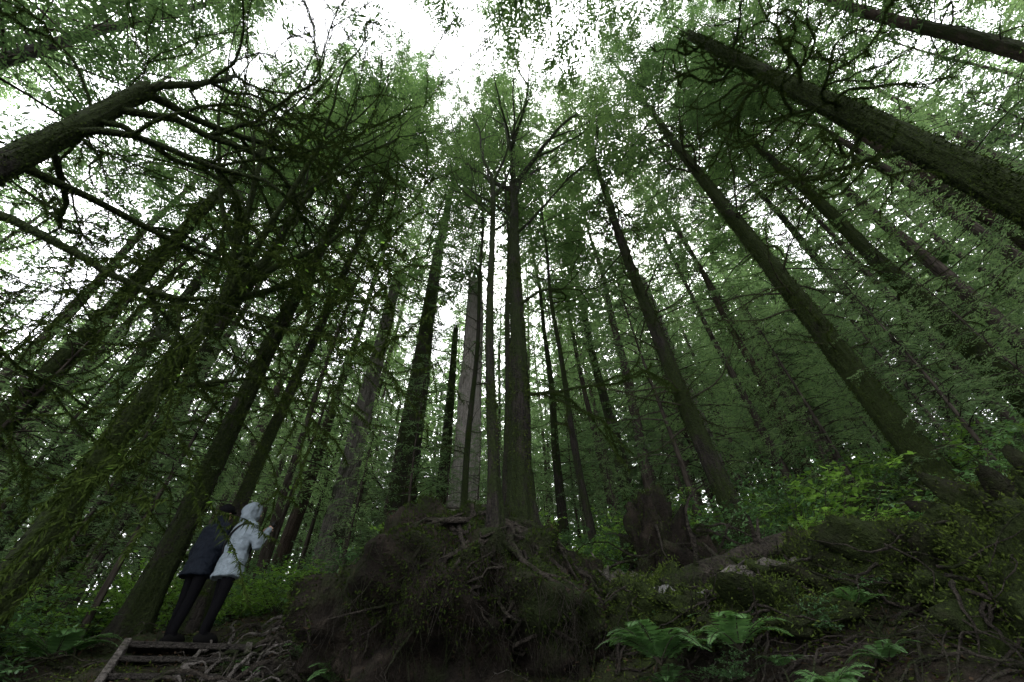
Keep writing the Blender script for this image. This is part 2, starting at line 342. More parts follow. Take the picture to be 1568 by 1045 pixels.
# ------------------------------------------------------------------ root mound
MC=np.array([-.72,6.35,2.45]); MR=np.array([1.82,1.75,1.12])
def msurf(d):
    d=np.array(d,float); d/=np.linalg.norm(d)
    k=(abs(d[0])**2.5+abs(d[1])**2.5+abs(d[2])**2.5)**(-1/2.5)
    p=d*k*MR; v=Vector(p)
    p=p*(1+.30*noise.noise(v*1.1+Vector((3,1,7)))+.20*noise.noise(v*2.4)+.10*noise.noise(v*6))
    if p[1]<0 and p[2]<.25: p[1]+=.75*min(1,-p[1])*min(1,(.25-p[2])*1.6)*math.exp(-(p[0]-.2)**2/1.0)
    return MC+p
nt_,np_=150,100
V=[]
for a in range(np_+1):
    ph=math.pi*a/np_
    for b in range(nt_):
        th=2*math.pi*b/nt_; V.append(msurf((math.sin(ph)*math.cos(th)+1e-5,math.sin(ph)*math.sin(th),math.cos(ph)+1e-5)))
i=np.arange(np_)[:,None]*nt_; j=np.arange(nt_)[None,:]; j2=(j+1)%nt_
F=np.stack([i+j,i+nt_+j,i+nt_+j2,i+j2],-1).reshape(-1,4)
mound=empty('root_mound'); mb=MB(); mb.add(V,F,0); obj('soil',mb.mesh('soil',[M_mound]),mound)
rng=np.random.default_rng(61); mb=MB()
def root_on_mound(d0,d1,r,wander=.35,out=.03):
    nn=16; w=np.cumsum(rng.normal(0,wander/5,(nn,3)),axis=0); pts=[]
    for k in range(nn):
        t=k/(nn-1); d=np.array(d0)*(1-t)+np.array(d1)*t+w[k]; p=msurf(d); dd=p-MC; pts.append(p+dd/np.linalg.norm(dd)*out)
    pts=np.array(pts); pts[1:-1]=(pts[:-2]+pts[1:-1]*2+pts[2:])/4
    mb.tube(pts,np.linspace(r,r*.35,nn)*(1+rng.normal(0,.1,nn)),6,0); return pts
for k in range(56):
    x0=rng.uniform(-.2,.6); a=rng.uniform(-2.6,.1)
    root_on_mound((x0,rng.uniform(-.5,.1),1),(math.cos(a)*1.1,math.sin(a),rng.uniform(-.7,.1)),rng.uniform(.012,.05),.5,.004)
for k in range(1500):
    d=(rng.uniform(-1,1),rng.uniform(-1,-.3),rng.uniform(-.5,.7)); p=msurf(d); l=rng.uniform(.08,.4)
    q=p+np.array([rng.normal(0,.05),-rng.uniform(.0,.09),-l*.5]); e2=q+np.array([rng.normal(0,.08),rng.normal(0,.04),-l*.5])
    w_=rng.uniform(.002,.005); mb.tube([p,q,e2],[w_,w_*.8,w_*.3],3,0)
k=60000; D=rng.normal(size=(k,3)); D[:,2]=np.abs(D[:,2])*1.4-.2
P=np.array([msurf(d) for d in D]); keep=np.array([noise.noise(Vector(p)*1.6)>-.15 for p in P]); P=P[keep];D=D[keep];k=len(P)
mb.leaves(P,D*.5+rng.normal(0,.5,(k,3))+np.array([0,0,-.3]),rng.normal(size=(k,3)),rng.uniform(.015,.06,k),rng.uniform(.008,.022,k),1)
kk=6000; D=rng.normal(size=(kk,3)); P=np.array([msurf(d) for d in D]); mb.leaves(P,D*.4+rng.normal(0,.5,(kk,3)),rng.normal(size=(kk,3)),rng.uniform(.02,.09,kk),rng.uniform(.005,.016,kk),2)
obj('roots_and_moss',mb.mesh('roots',[M_root,M_moss,M_litter]),mound)
zt=3.45
par1=dict(wig=.09,up=.06,lev=4,k=[4,4,3,3],ang=(.2,.6),leaf=24)
maple(.05,6.35,11.4,.19,72,(-.004,0),[(10.6,1.2,1.1,4.2,.09),(10.9,3.0,1.05,4.2,.09),(11.2,4.6,1.0,4.4,.08),(11.3,-.4,1.05,4.2,.09),(8.3,-.5,.6,2.2,.05),(9.2,3.4,.8,2.4,.04),(11.3,5.3,1.2,4.4,.07)],par1,'alder_tree',zt,(M_bark,M_moss,M_needle),.8,4000)
par2=dict(wig=.07,up=.08,lev=3,k=[5,4,3],ang=(.15,.45),leaf=12)
maple(-.32,5.35,9.6,.082,73,(.004,0),[(8.6,.5,1.2,3.4,.04),(9.2,2.2,1.2,3.4,.04),(9.5,4,1.2,3.6,.045),(7.6,3.3,.9,2.4,.03),(7.0,.2,.9,2.4,.03),(9.4,5.5,1.2,3.4,.04)],par2,'young_alder_tree',zt-.35,(M_bark,M_moss,M_needle),1.2,1200,.5)
mb=MB(); rng=np.random.default_rng(75)
grow(mb,rng,(.1,6.35,6.1),(1,-.1,-.02),1.6,.04,0,dict(wig=.16,up=-.01,lev=2,k=[4,3],ang=(.5,1.),fuzz=800,fz=(.02,.07)))
grow(mb,rng,(.1,6.35,8.6),(.75,-.1,.62),2.0,.045,0,dict(wig=.12,up=.04,lev=2,k=[3,3],ang=(.4,.9),fuzz=400,fz=(.012,.05)))
o=obj('mossy_limbs',mb.mesh('mossy_limbs',[M_barkmoss,M_moss]),bpy.data.objects['alder_tree'],(-.05,-6.35,-zt))

# ------------------------------------------------------------------ second rootwad, bank lumps, logs, rocks
def blob(mb,c,r,seed,amp=.3,m=0,nu=60,nv=36,fr=1.5):
    V=[]
    for a in range(nv+1):
        ph=math.pi*a/nv
        for b in range(nu):
            th=2*math.pi*b/nu; d=Vector((math.sin(ph)*math.cos(th),math.sin(ph)*math.sin(th),math.cos(ph)))
            k=1+amp*noise.noise(d*fr+Vector((seed,0,0)))+amp*.5*noise.noise(d*fr*2.3+Vector((seed,3,0)))+amp*.25*noise.noise(d*fr*6+Vector((seed,5,0)))
            V.append((c[0]+d.x*k*r[0],c[1]+d.y*k*r[1],c[2]+d.z*k*r[2]))
    i=np.arange(nv)[:,None]*nu; j=np.arange(nu)[None,:]; j2=(j+1)%nu
    mb.add(V,np.stack([i+j,i+nu+j,i+nu+j2,i+j2],-1).reshape(-1,4),m); return np.array(V)
def mossblob(mb,rng,V,c,k,ml,L=(.015,.05)):
    idx=rng.integers(0,len(V),k); P=V[idx]; d=P-np.array(c); d/=np.linalg.norm(d,axis=1)[:,None]; ok=d[:,2]>-.45; P=P[ok];d=d[ok];k=len(P)
    P=P+rng.normal(0,.03,(k,3)); mb.leaves(P,d*.5+rng.normal(0,.5,(k,3)),rng.normal(size=(k,3)),rng.uniform(*L,k),rng.uniform(.008,.018,k),ml)
rng=np.random.default_rng(81); rw=empty('upturned_rootwad'); mb=MB()
c=(2.3,7.2,3.15); V=blob(mb,c,(.5,.6,1.05),3,.8,0,fr=2.2); mossblob(mb,rng,V,c,9000,2)
c=(3.0,7.3,2.8); V=blob(mb,c,(.8,.7,.8),8,.8,0,fr=2.2); mossblob(mb,rng,V,c,9000,2)
for k in range(60):
    a=rng.uniform(-3,.2); p=np.array([2.6,7.2,3.2])+rng.normal(0,.25,3); d=np.array([math.cos(a),math.sin(a)*.6,rng.uniform(-.4,.7)])
    pts=[p]
    for q in range(7): d=d+rng.normal(0,.3,3)+np.array([0,0,-.16]); d/=np.linalg.norm(d); p=p+d*.19; pts.append(p)
    mb.tube(pts,np.linspace(rng.uniform(.015,.05),.005,8),5,1)
obj('roots',mb.mesh('rootwad',[M_mound,M_root,M_moss]),rw)
bank=empty('mossy_bank'); mb=MB()
for (x,y,rx,ry,rz) in ((4.3,4.6,.9,.6,.5),(5.2,4.3,.8,.7,.75),(4.7,3.3,.7,.6,.85),(3.4,5.2,.8,.5,.45),(2.4,5.0,.7,.5,.3),(5.9,4.9,.8,.7,.6),(1.7,5.7,.6,.5,.45),(4.0,3.9,.5,.4,.5),(5.3,3.5,.6,.6,.9)):
    c=(x,y,terr(x,y)); V=blob(mb,c,(rx,ry,rz),x*3,.9,0,80,50,fr=2.0); mossblob(mb,rng,V,c,26000,1)
    for q in range(40):
        a=rng.uniform(3.2,6.2); p=np.array(c)+np.array([math.cos(a)*rx*.95,math.sin(a)*ry*.95,rng.uniform(-.1,.9)*rz]); d=np.array([rng.normal(0,.8),-.3,-.5]); pts=[p]
        for w in range(7): d=d+rng.normal(0,.3,3); d/=np.linalg.norm(d); p=p+d*.1; pts.append(p)
        mb.tube(pts,np.linspace(rng.uniform(.006,.022),.003,8),4,2)
obj('soil_and_moss',mb.mesh('bank',[M_bank,M_moss,M_root]),bank)
def log(name,p0,p1,r,mat,seed):
    rng=np.random.default_rng(seed); nn=14; t=np.linspace(0,1,nn)[:,None]; P=np.array(p0)*(1-t)+np.array(p1)*t+rng.normal(0,.03,(nn,3))
    mb=MB(); mb.tube(P,r*(1+rng.normal(0,.08,nn))*np.linspace(1,.75,nn),14,0,True)
    for q in range(5):
        k=rng.integers(1,nn-1); d=rng.normal(size=3); d[2]=abs(d[2]); d/=np.linalg.norm(d); mb.tube([P[k],P[k]+d*r*2,P[k]+d*r*3.5],[r*.3,r*.2,r*.08],5,0)
    fuzz(mb,rng,P,np.full(nn,r),900,(.015,.05),1)
    obj(name,mb.mesh(name,[mat,M_moss]))
log('fallen_log',g(.9,6.6,.55),g(2.0,6.5,.35),.12,M_drift,90)
log('fallen_log',g(1.7,5.5,.5),g(4.6,5.8,.65),.14,M_root,91)
log('fallen_log',g(2.2,5.0,.4),g(4.5,5.0,.45),.07,M_drift,92)
log('fallen_log',g(9,14,.3),g(15,12,.4),.3,M_root,93)
log('fallen_log',g(6.5,8.5,.3),g(10.5,8.0,.5),.2,M_barkmoss,94)
log('fallen_log',g(4.6,7.2,.3),g(8.2,6.3,.5),.16,M_barkmoss,95)
mb=MB(); blob(mb,g(1.62,5.4,.4),(.18,.13,.13),5,.4,0,30,18); obj('rock',mb.mesh('rock',[M_rock]))
mb=MB(); blob(mb,g(1.95,5.0,.3),(.12,.1,.08),7,.4,0,30,18); obj('rock',mb.mesh('rock',[M_rock]))

rng=np.random.default_rng(95); mb=MB()
def groundroot(xr,yr,r,l,lift,m,aa):
    x=rng.uniform(*xr); y=rng.uniform(*yr); a=rng.normal(*aa); nn=12; pts=[]
    for q in range(nn):
        a+=rng.normal(0,.22); x+=math.cos(a)*l/nn; y+=math.sin(a)*l/nn*.8; pts.append((x,y,terr(x,y)+r*.3+lift*math.sin(q/nn*3.14)))
    mb.tube(pts,np.linspace(r,r*.3,nn)*(1+rng.normal(0,.1,nn)),6,m)
for k in range(520): groundroot((-3.9,-1.6),(5.0,9.6),rng.uniform(.006,.04)*(1 if k%3 else .5),rng.uniform(.3,1.4),rng.uniform(0,.18),0 if rng.random()<.45 else 1,(.3,.9))
for k in range(420): groundroot((.6,6),(3.4,6.8),rng.uniform(.004,.018),rng.uniform(.3,1.5),rng.uniform(0,.2),1,(.1,.9))
for k in range(260): groundroot((-3,7),(3.0,6.5),rng.uniform(.002,.007),rng.uniform(.15,.7),rng.uniform(0,.06),k%2,(.1,2))
for k in range(120): groundroot((-8,-4.4),(3.2,6.5),rng.uniform(.004,.02),rng.uniform(.3,1.5),rng.uniform(0,.2),1,(.1,.9))
obj('exposed_roots',mb.mesh('exposed_roots',[M_drift,M_root]))

# ------------------------------------------------------------------ plants
def shrub_mesh(seed,R,nst,leafn,lsz,mat):
    rng=np.random.default_rng(seed); mb=MB()
    for k in range(nst):
        a=rng.uniform(0,6.28); e=rng.uniform(.5,1.3); d=np.array([math.cos(a)*math.cos(e),math.sin(a)*math.cos(e),math.sin(e)]); p=np.zeros(3); pts=[p]; l=R*rng.uniform(.6,1.2)
        for q in range(7): d=d+rng.normal(0,.18,3)+np.array([0,0,-.04]); d/=np.linalg.norm(d); p=p+d*l/7; pts.append(p)
        pts=np.array(pts); mb.tube(pts,np.linspace(.008,.002,8),3,0)
        for w in range(7):
            i=int(rng.integers(2,8)); dd=rng.normal(0,1,3); dd[2]=abs(dd[2])*.3; dd/=np.linalg.norm(dd); l2=l*rng.uniform(.2,.45)
            tw=pts[i]+dd*np.linspace(0,l2,4)[:,None]; mb.tube(tw,[.004,.003,.002,.001],3,0)
            kk=leafn; s=rng.uniform(.1,1.05,kk)
            Q=pts[i]+dd*(s*l2)[:,None]; ld=dd*.4+rng.normal(0,.7,(kk,3)); ld[:,2]=ld[:,2]*.35-.12
            mb.leaves(Q,ld,np.array([0,0,1.])+rng.normal(0,.35,(kk,3)),lsz*rng.uniform(.6,1.3,kk),lsz*.55*rng.uniform(.7,1.2,kk),1)
    return mb.mesh('shrub_mesh',[M_dead,mat])
shr=[shrub_mesh(200,.9,14,16,.06,M_shrub),shrub_mesh(201,1.1,12,12,.085,M_leaf),shrub_mesh(202,.6,16,16,.055,M_shrub),shrub_mesh(203,1.4,12,14,.075,M_shrub)]
def fern_mesh(seed,nf,L):
    rng=np.random.default_rng(seed); mb=MB()
    for k in range(nf):
        a=k*2.4+rng.normal()*.3; u=np.array([math.cos(a),math.sin(a),0]); l=L*rng.uniform(.75,1.15); e=rng.uniform(.7,1.2); t=np.linspace(0,1,12)
        pts=u*(l*t*math.cos(e*.7))[:,None]+np.array([0,0,1.])*(l*(math.sin(e)*t-.62*t**2.2))[:,None]
        mb.tube(pts,np.linspace(.006,.002,12),3,0)
        M=34; s=np.linspace(.12,.99,M); x=s*11; i=np.clip(x.astype(int),0,10); fr=(x-i)[:,None]; B=pts[i]*(1-fr)+pts[i+1]*fr; T=pts[i+1]-pts[i]; T/=np.linalg.norm(T,axis=1)[:,None]
        lat=np.array([-u[1],u[0],0]); w=l*.17*np.sin(np.pi*np.clip(s,0,1)**.7)+.015
        for sd in (-1,1):
            mb.leaves(B,sd*lat+T*.3+np.array([0,0,-.12])+rng.normal(0,.06,(M,3)),np.cross(T,lat)*-1+rng.normal(0,.1,(M,3)),w,np.full(M,l*.035),1)
    return mb.mesh('fern_mesh',[M_dead,M_fern])
fer=[fern_mesh(300,15,.62),fern_mesh(301,11,.5)]
for (x,y,k,s,dz) in ((1.15,4.3,0,1.15,.3),(1.8,4.2,1,1.2,.28),(-1.9,5.3,0,.8,.1),(-2.6,6.0,1,.8,.05),(4.9,4.9,0,.8,.55),(6.0,5.2,1,.9,.5),(3.3,6.2,1,.9,.2)):
    obj('sword_fern',fer[k],None,g(x,y,dz),(0,0,x*3),(s,s,s))
rng=np.random.default_rng(310)
under=empty('understory_shrubs'); ferns=empty('fern_patch')
cnt=0
while cnt<640:
    az=rng.uniform(-80,82)*math.pi/180; r=5.5+rng.random()**1.5*28; x=r*math.sin(az); y=r*math.cos(az)
    if -3.0<x<3.6 and y<7.6: continue
    if -5.6<x<-1.9 and y<9.6 and r<11: continue
    if x>1 and r<7.6: continue
    if x<0 and r<6.8: continue
    k=int(rng.integers(0,4)); s=rng.uniform(.6,1.25)*(1+ r/60)
    obj('shrub',shr[k],under,g(x,y,-.05),(rng.normal(0,.1),rng.normal(0,.1),rng.uniform(0,6.3)),(s,s,s)); cnt+=1
    if cnt%3==0:
        x+=rng.normal(0,.7); y+=rng.normal(0,.7)
        obj('fern',fer[cnt%2],ferns,g(x,y),(0,0,rng.uniform(0,6.3)),(s,s,s))
for (x,y,k,s) in ((.9,7.4,0,.8),(1.4,7.9,1,.8),(.5,7.9,0,.9),(1.9,8.4,3,.8),(-2.9,9.6,1,.8),(-3.6,9.8,0,.8),(-1.6,8.9,0,.9),(3.9,8.2,0,.7),(5.2,7.6,0,.9),(6,7.3,2,1),(7.2,7.6,0,1),(-6.6,6.2,1,.8),(-7.2,5.4,1,.8),(-6.9,4.7,1,.7),(-3.9,8.9,1,.8),(-6.2,5.7,1,.7),(-7.6,4.0,1,.8),(-6.4,7.6,1,.9),(-5.9,8.2,1,.9),(-7.4,6.6,1,1.),(-4.7,9.0,1,.9),(-2.5,8.8,1,.8),(-8.4,5.6,1,.9),(5.6,6.2,2,.8),(6.6,5.4,2,.8),(7.4,5.8,0,.8),(1.1,8.6,1,1.),(.2,8.8,1,1.),(2.6,9.0,1,1.),(1.0,7.0,1,.6),(-3.2,8.6,1,.6),(-7.9,6.4,1,1.),(-6.8,7.2,1,.9)):
    obj('shrub',shr[k],under,g(x,y,.0),(0,0,x*5),(s,s,s))
for (x,y,s) in ((-1.3,6.0,.4),(-1.6,6.6,.5),(.55,6.9,.5),(-.9,7.2,.5),(.7,6.3,.4)):
    obj('shrub',shr[2],under,(x,y,3.4),(0,0,x*5),(s,s,s))
for q in range(80):
    x=rng.uniform(1.0,7.2); y=rng.uniform(3.7,7.0); s=rng.uniform(.35,.75)
    if q%2: obj('fern',fer[q%4//2],ferns,g(x,y,.1),(rng.normal(0,.15),rng.normal(0,.15),x*5),(s,s,s))
    else: obj('shrub',shr[2],under,g(x,y,.1),(0,0,x*5),(s*.75,s*.75,s*.75))
for q in range(16):
    x=rng.uniform(-3.4,-1.7); y=rng.uniform(5.4,8.6); s=rng.uniform(.3,.6)
    obj('fern',fer[q%2],ferns,g(x,y,.03),(0,0,x*5),(s,s,s))
rng=np.random.default_rng(320)
def scatter(k,r0,r1,L,W,m,thr,mb):
    az=rng.uniform(-1.4,1.4,k); r=r0+rng.random(k)**.8*(r1-r0); xs=r*np.sin(az); ys=r*np.cos(az)
    P=np.array([(x,y,terr(x,y)+.01) for x,y in zip(xs,ys) if noise.noise(Vector((x*.9,y*.9,0)))>thr]); k=len(P)
    d=rng.normal(size=(k,3)); d[:,2]=d[:,2]*.35+(.3 if m else 0)
    mb.leaves(P,d,np.array([0,0,1.])+rng.normal(0,.5,(k,3)),rng.uniform(*L,k),rng.uniform(*W,k),0)
mb=MB(); scatter(42000,3,12,(.02,.08),(.01,.035),0,-1,mb); obj('leaf_litter',mb.mesh('litter',[M_litter]))
mb=MB(); scatter(110000,3,9.5,(.015,.05),(.008,.02),1,-.15,mb); obj('moss_carpet',mb.mesh('moss',[M_moss]))

# ------------------------------------------------------------------ forest mass
var=[]
for k in range(5):
    rng=np.random.default_rng(400+k); H=28; mb=MB(); ax=trunk_mb(mb,rng,H,.2,(rng.normal(0,.008),0),0,10,.4)
    dead_branches(mb,rng,ax,2,13,24,(.4,1.7),0)
    crown(mb,rng,H,7+k*.9,3.5,88,.75,7,0,1,ax,1.75,.31)
    var.append(mb.mesh('forest_tree_mesh',[M_barkfar,M_needle_haze]))
farv=[]
for k in range(3):
    rng=np.random.default_rng(410+k); H=28; mb=MB(); ax=trunk_mb(mb,rng,H,.2,(0,0),0,7,.2)
    crown(mb,rng,H,1.2+k*1.8,3.8,88,.5,4,0,1,ax,3.4,.42)
    farv.append(mb.mesh('far_tree_mesh',[M_barkfar,M_needle_edge_haze if k==0 else M_needle_haze]))
yv=[]
for k in range(3):
    rng=np.random.default_rng(420+k); H=9; mb=MB(); ax=trunk_mb(mb,rng,H,.07,(0,0),0,8,.3)
    crown(mb,rng,H,.8+k*.7,2.1,64,.95,8,0,1,ax,1.1,.26)
    yv.append(mb.mesh('young_hemlock_mesh',[M_barkfar,M_needle_haze]))
rng=np.random.default_rng(430); forest=empty('background_forest'); pos=[]
hero=[(-1.9,14),(-4,13.8),(-6.3,14.2),(7.4,14.2),(4.6,16.5),(1.6,15.5)]
tries=0
while len(pos)<320 and tries<15000:
    tries+=1
    az=rng.uniform(-95,95); r=14+rng.random()**.85*52; x=r*math.sin(math.radians(az)); y=r*math.cos(math.radians(az))
    if any((x-a)**2+(y-b)**2<(2.4 if 12<az<75 else 5) for a,b in pos) or any((x-a)**2+(y-b)**2<3 for a,b in hero): continue
    pos.append((x,y))
    s=rng.uniform(.75,1.25); w=s*rng.uniform(.6,1.1)
    vm=var[int(rng.integers(0,5))] if r<30 else farv[int(rng.integers(0,3))]
    if r>=30: w=s
    obj('conifer',vm,forest,g(x,y,-.1),(rng.normal(0,.02),rng.normal(0,.02),rng.uniform(0,6.3)),(w,w,s))
for k in range(95):   # closed far edge of the stand
    az=math.radians(-92+k*1.95+rng.uniform(-.6,.6)); r=rng.uniform(64,78); x=r*math.sin(az); y=r*math.cos(az); s=rng.uniform(.9,1.25)
    obj('conifer',farv[0],forest,g(x,y,-.6),(0,0,rng.uniform(0,6.3)),(s*1.15,s*1.15,s))
for k in range(8):
    az=rng.uniform(105,255)*math.pi/180; r=rng.uniform(14,26); x=r*math.sin(az); y=r*math.cos(az)
    s=rng.uniform(.9,1.2); obj('conifer',farv[k%3],forest,g(x,y,-.1),(0,0,rng.uniform(0,6.3)),(s,s,s))
young=empty('young_hemlock_thicket')
for k in range(84):
    az=rng.uniform(-80,80)*math.pi/180; r=rng.uniform(12.5,36); x=r*math.sin(az); y=r*math.cos(az)
    s=rng.uniform(.5,1.4)
    obj('young_hemlock',yv[k%3],young,g(x,y,-.05),(0,0,rng.uniform(0,6.3)),(s,s,s))
for k in range(26):
    az=(rng.uniform(-76,-38) if k%3 else rng.uniform(38,72))*math.pi/180; r=rng.uniform(9.5,14); x=r*math.sin(az); y=r*math.cos(az)
    s=rng.uniform(.4,.9)
    obj('young_hemlock',yv[k%3],young,g(x,y,-.05),(0,0,rng.uniform(0,6.3)),(s,s,s))
for (x,y,s) in ((-3.1,11.6,.85),(-2.2,12.4,.6),(-4.9,12.2,.6),(-1.2,12.2,.55),(-7.6,11,.7),(3.0,12.5,.5)):
    obj('young_hemlock_tree',yv[int(abs(x)*7)%3],None,g(x,y,-.05),(0,0,x),(s,s,s))

# ------------------------------------------------------------------ stairs
def boxmb(mb,c,s,m=0):
    v=[(c[0]+a*s[0]/2,c[1]+b*s[1]/2,c[2]+d*s[2]/2) for a in(-1,1) for b in(-1,1) for d in(-1,1)]
    mb.add(v,[[0,1,3,2],[4,6,7,5],[0,4,5,1],[2,3,7,6],[0,2,6,4],[1,5,7,3]],m)
SX,SY,SZ=-3.95,5.85,EYE+.66
st=empty('wooden_stairs',(SX,SY,SZ)); st.rotation_euler=(0,0,math.radians(34))
mb=MB(); boxmb(mb,(0,.45,-.03),(1.25,.9,.06))
for k in range(7): boxmb(mb,(0,-.15-.29*k,-.16*(k+1)-.02),(1.16,.27,.05))
tr=obj('treads',mb.mesh('treads',[M_plank],False),st); b=tr.modifiers.new('b','BEVEL'); b.width=.008
mb=MB()
for sx in (-.62,.62):
    y0,y1=.05,-2.1; z0,z1=.03,-1.16; v=[]
    for (yy,zz) in ((y0,z0),(y1,z1)):
        for dx in (-.035,.035):
            for dz in (0,-.24): v.append((sx+dx,yy,zz+dz))
    mb.add(v,[[0,2,3,1],[4,5,7,6],[0,4,6,2],[1,3,7,5],[0,1,5,4],[2,6,7,3]],0)
sg=obj('stringers',mb.mesh('stringers',[M_drift],False),st); b=sg.modifiers.new('b','BEVEL'); b.width=.008

# ------------------------------------------------------------------ people
def simple(name,col,rough=.6,bump=0,spec=.2):
    m,nt,out=newmat(name)
    f=noise_n(nt,9,5,None,'obj'); c=mix(nt,f,tuple(k*.75 for k in col),tuple(min(1,k*1.2) for k in col))
    princ(nt,out,c,rough,f if bump else None,.8,bump,spec); return m
M_jl=simple('jacket_pale_grey',(.175,.215,.245),.6,.05); M_jd=simple('jacket_navy',(.006,.009,.015),.7,.05,.1)
M_tr=simple('trousers_black',(.004,.004,.005),.9,.04,.04); M_skin=simple('skin',(.36,.22,.16),.5); M_strap=simple('strap',(.015,.015,.017),.6)
M_boot=simple('boots',(.005,.005,.005),.8,0,.05); M_fur=simple('hat_black',(.006,.006,.007),.9,.02,.05); M_hair=simple('hair',(.01,.008,.006),.8,0,.05)
M_phone=simple('phone_body',(.01,.01,.01),.3)
def skin_obj(name,verts,edges,rad,mat,parent,root=0,sub=2):
    me=bpy.data.meshes.new(name); me.from_pydata(verts,edges,[]); me.materials.append(mat); o=obj(name,me,parent)
    mo=o.modifiers.new('skin','SKIN'); mo.use_smooth_shade=True
    for i,r in enumerate(rad):
        sv=me.skin_vertices[0].data[i]; rr=r if isinstance(r,tuple) else (r,r); sv.radius=rr; sv.use_root=(i==root)
    s=o.modifiers.new('sub','SUBSURF'); s.levels=sub; s.render_levels=sub
    return o
def person(name,loc,rz,H,jm,hem,arms,hood,lean=0.,stance=.11,step=.06):
    e=empty(name,loc); e.rotation_euler=(lean,0,rz); k=H/1.72; e.scale=(k,k,k)
    v=[(0,0,.96),(0,-.01,1.12),(0,0,1.3),(0,0,1.42),(0,.005,1.51),(0,.02,1.60)]; r=[(.14,.11),(.13,.10),(.15,.10),(.11,.08),(.05,.05),(.06,.06)]
    ed=[(0,1),(1,2),(2,3),(3,4),(4,5)]
    for sx,st_ in ((-1,step),(1,-step)):
        b=len(v); v+=[(sx*.095,0,.88),(sx*stance*.95,st_*.5+.015,.50),(sx*stance,st_-.01,.10),(sx*stance*1.15,st_+.10,.05)]
        r+=[(.095,.10),(.070,.074),(.058,.058),(.035,.03)]; ed+=[(0,b),(b,b+1),(b+1,b+2),(b+2,b+3)]
    for sx in (-1,1):
        S,E,W=arms[sx]; b=len(v); v+=[S,E,W]; r+=[.055,.045,.032]; ed+=[(3,b),(b,b+1),(b+1,b+2)]
    skin_obj('body',v,ed,r,M_tr,e)
    for sx,st_ in ((-1,step),(1,-step)):
        mb=MB(); c=(sx*stance*1.05,st_+.05,.055); V=blob(mb,c,(.052,.145,.07),1,.0,0,20,12)
        o=obj('boot',mb.mesh('boot',[M_boot]),e)
        co=np.array([q.co[:] for q in o.data.vertices]); co[:,2]=np.maximum(co[:,2],.0); o.data.vertices.foreach_set('co',co.ravel().astype(np.float32))
    rings=[(hem,.235,.175,-.01),(hem+.02,.24,.18,-.01),(.95,.215,.16,-.01),(1.05,.20,.148,-.005),(1.2,.212,.15,-.01),(1.33,.218,.145,-.015),(1.41,.20,.125,-.015),(1.46,.15,.105,-.01),(1.52,.09,.085,0),(1.56,.08,.08,.0)]
    nn=28; a=np.arange(nn)*2*math.pi/nn; V=[]
    for (z,rx,ry,oy) in rings: V+= [(rx*math.cos(t),oy+ry*math.sin(t),z) for t in a]
    V+=[(0,0,hem),(0,0,1.56)]; nr=len(rings); F=[]
    for q in range(nr-1):
        for w in range(nn): F.append((q*nn+w,q*nn+(w+1)%nn,(q+1)*nn+(w+1)%nn,(q+1)*nn+w))
    cb=nr*nn
    T=[(( w+1)%nn,w,cb) for w in range(nn)]+[((nr-1)*nn+w,(nr-1)*nn+(w+1)%nn,cb+1) for w in range(nn)]
    bm=bmesh.new(); bv=[bm.verts.new(p) for p in V]
    for f in F+T: bm.faces.new([bv[x] for x in f])
    def capsule(P,R):
        for i_ in range(len(P)-1):
            A=Vector(P[i_]);B=Vector(P[i_+1])
            for s_ in range(9):
                t=s_/8; c=A.lerp(B,t); rr=R[i_]*(1-t)+R[i_+1]*t
                bmesh.ops.create_icosphere(bm,subdivisions=2,radius=rr,matrix=Matrix.Translation(c))
    for sx in (-1,1):
        S,E,W=arms[sx]; capsule([(S[0]*.9,S[1],S[2]-.01),E,W],[.082,.066,.047])
    if hood:
        bmesh.ops.create_icosphere(bm,subdivisions=3,radius=1,matrix=Matrix.Translation((0,-.01,1.635))@Matrix.Diagonal((.118,.142,.152,1)))
        bmesh.ops.create_icosphere(bm,subdivisions=3,radius=1,matrix=Matrix.Translation((0,-.035,1.53))@Matrix.Diagonal((.125,.12,.10,1)))
    else:
        bmesh.ops.create_icosphere(bm,subdivisions=3,radius=1,matrix=Matrix.Translation((0,-.02,1.52))@Matrix.Diagonal((.10,.095,.07,1)))
    me=bpy.data.meshes.new('jacket'); bm.to_mesh(me); bm.free(); me.materials.append(jm); o=obj('jacket',me,e)
    rm=o.modifiers.new('r','REMESH'); rm.mode='VOXEL'; rm.voxel_size=.014; rm.use_smooth_shade=True
    sm=o.modifiers.new('s','SMOOTH'); sm.iterations=5; sm.factor=.6
    tx=bpy.data.textures.new('folds','CLOUDS'); tx.noise_scale=.11
    dm=o.modifiers.new('d','DISPLACE'); dm.texture=tx; dm.strength=.06; dm.mid_level=.5
    mb=MB(); hc=(0,.035,1.625)
    V=[];nu,nv=32,24
    for a_ in range(nv+1):
        ph=math.pi*a_/nv
        for b_ in range(nu):
            th=2*math.pi*b_/nu; x=math.sin(ph)*math.cos(th); y=math.sin(ph)*math.sin(th); z=math.cos(ph)
            rx=.075*(1-.18*max(0,-z)); ry=.095*(1-.1*max(0,-z)); p=[x*rx,y*ry,z*.115]
            if y>.6: p[1]+=.022*math.exp(-(x/.16)**2-((z+.12)/.16)**2)
            if y>.5: p[1]-=.010*math.exp(-((abs(x)-.36)/.16)**2-((z-.05)/.12)**2)
            if y>.5: p[1]+=.006*math.exp(-(x/.3)**2-((z+.48)/.08)**2)
            V.append((hc[0]+p[0],hc[1]+p[1],hc[2]+p[2]))
    i=np.arange(nv)[:,None]*nu; j=np.arange(nu)[None,:]; j2=(j+1)%nu
    mb.add(V,np.stack([i+j,i+nu+j,i+nu+j2,i+j2],-1).reshape(-1,4),0)
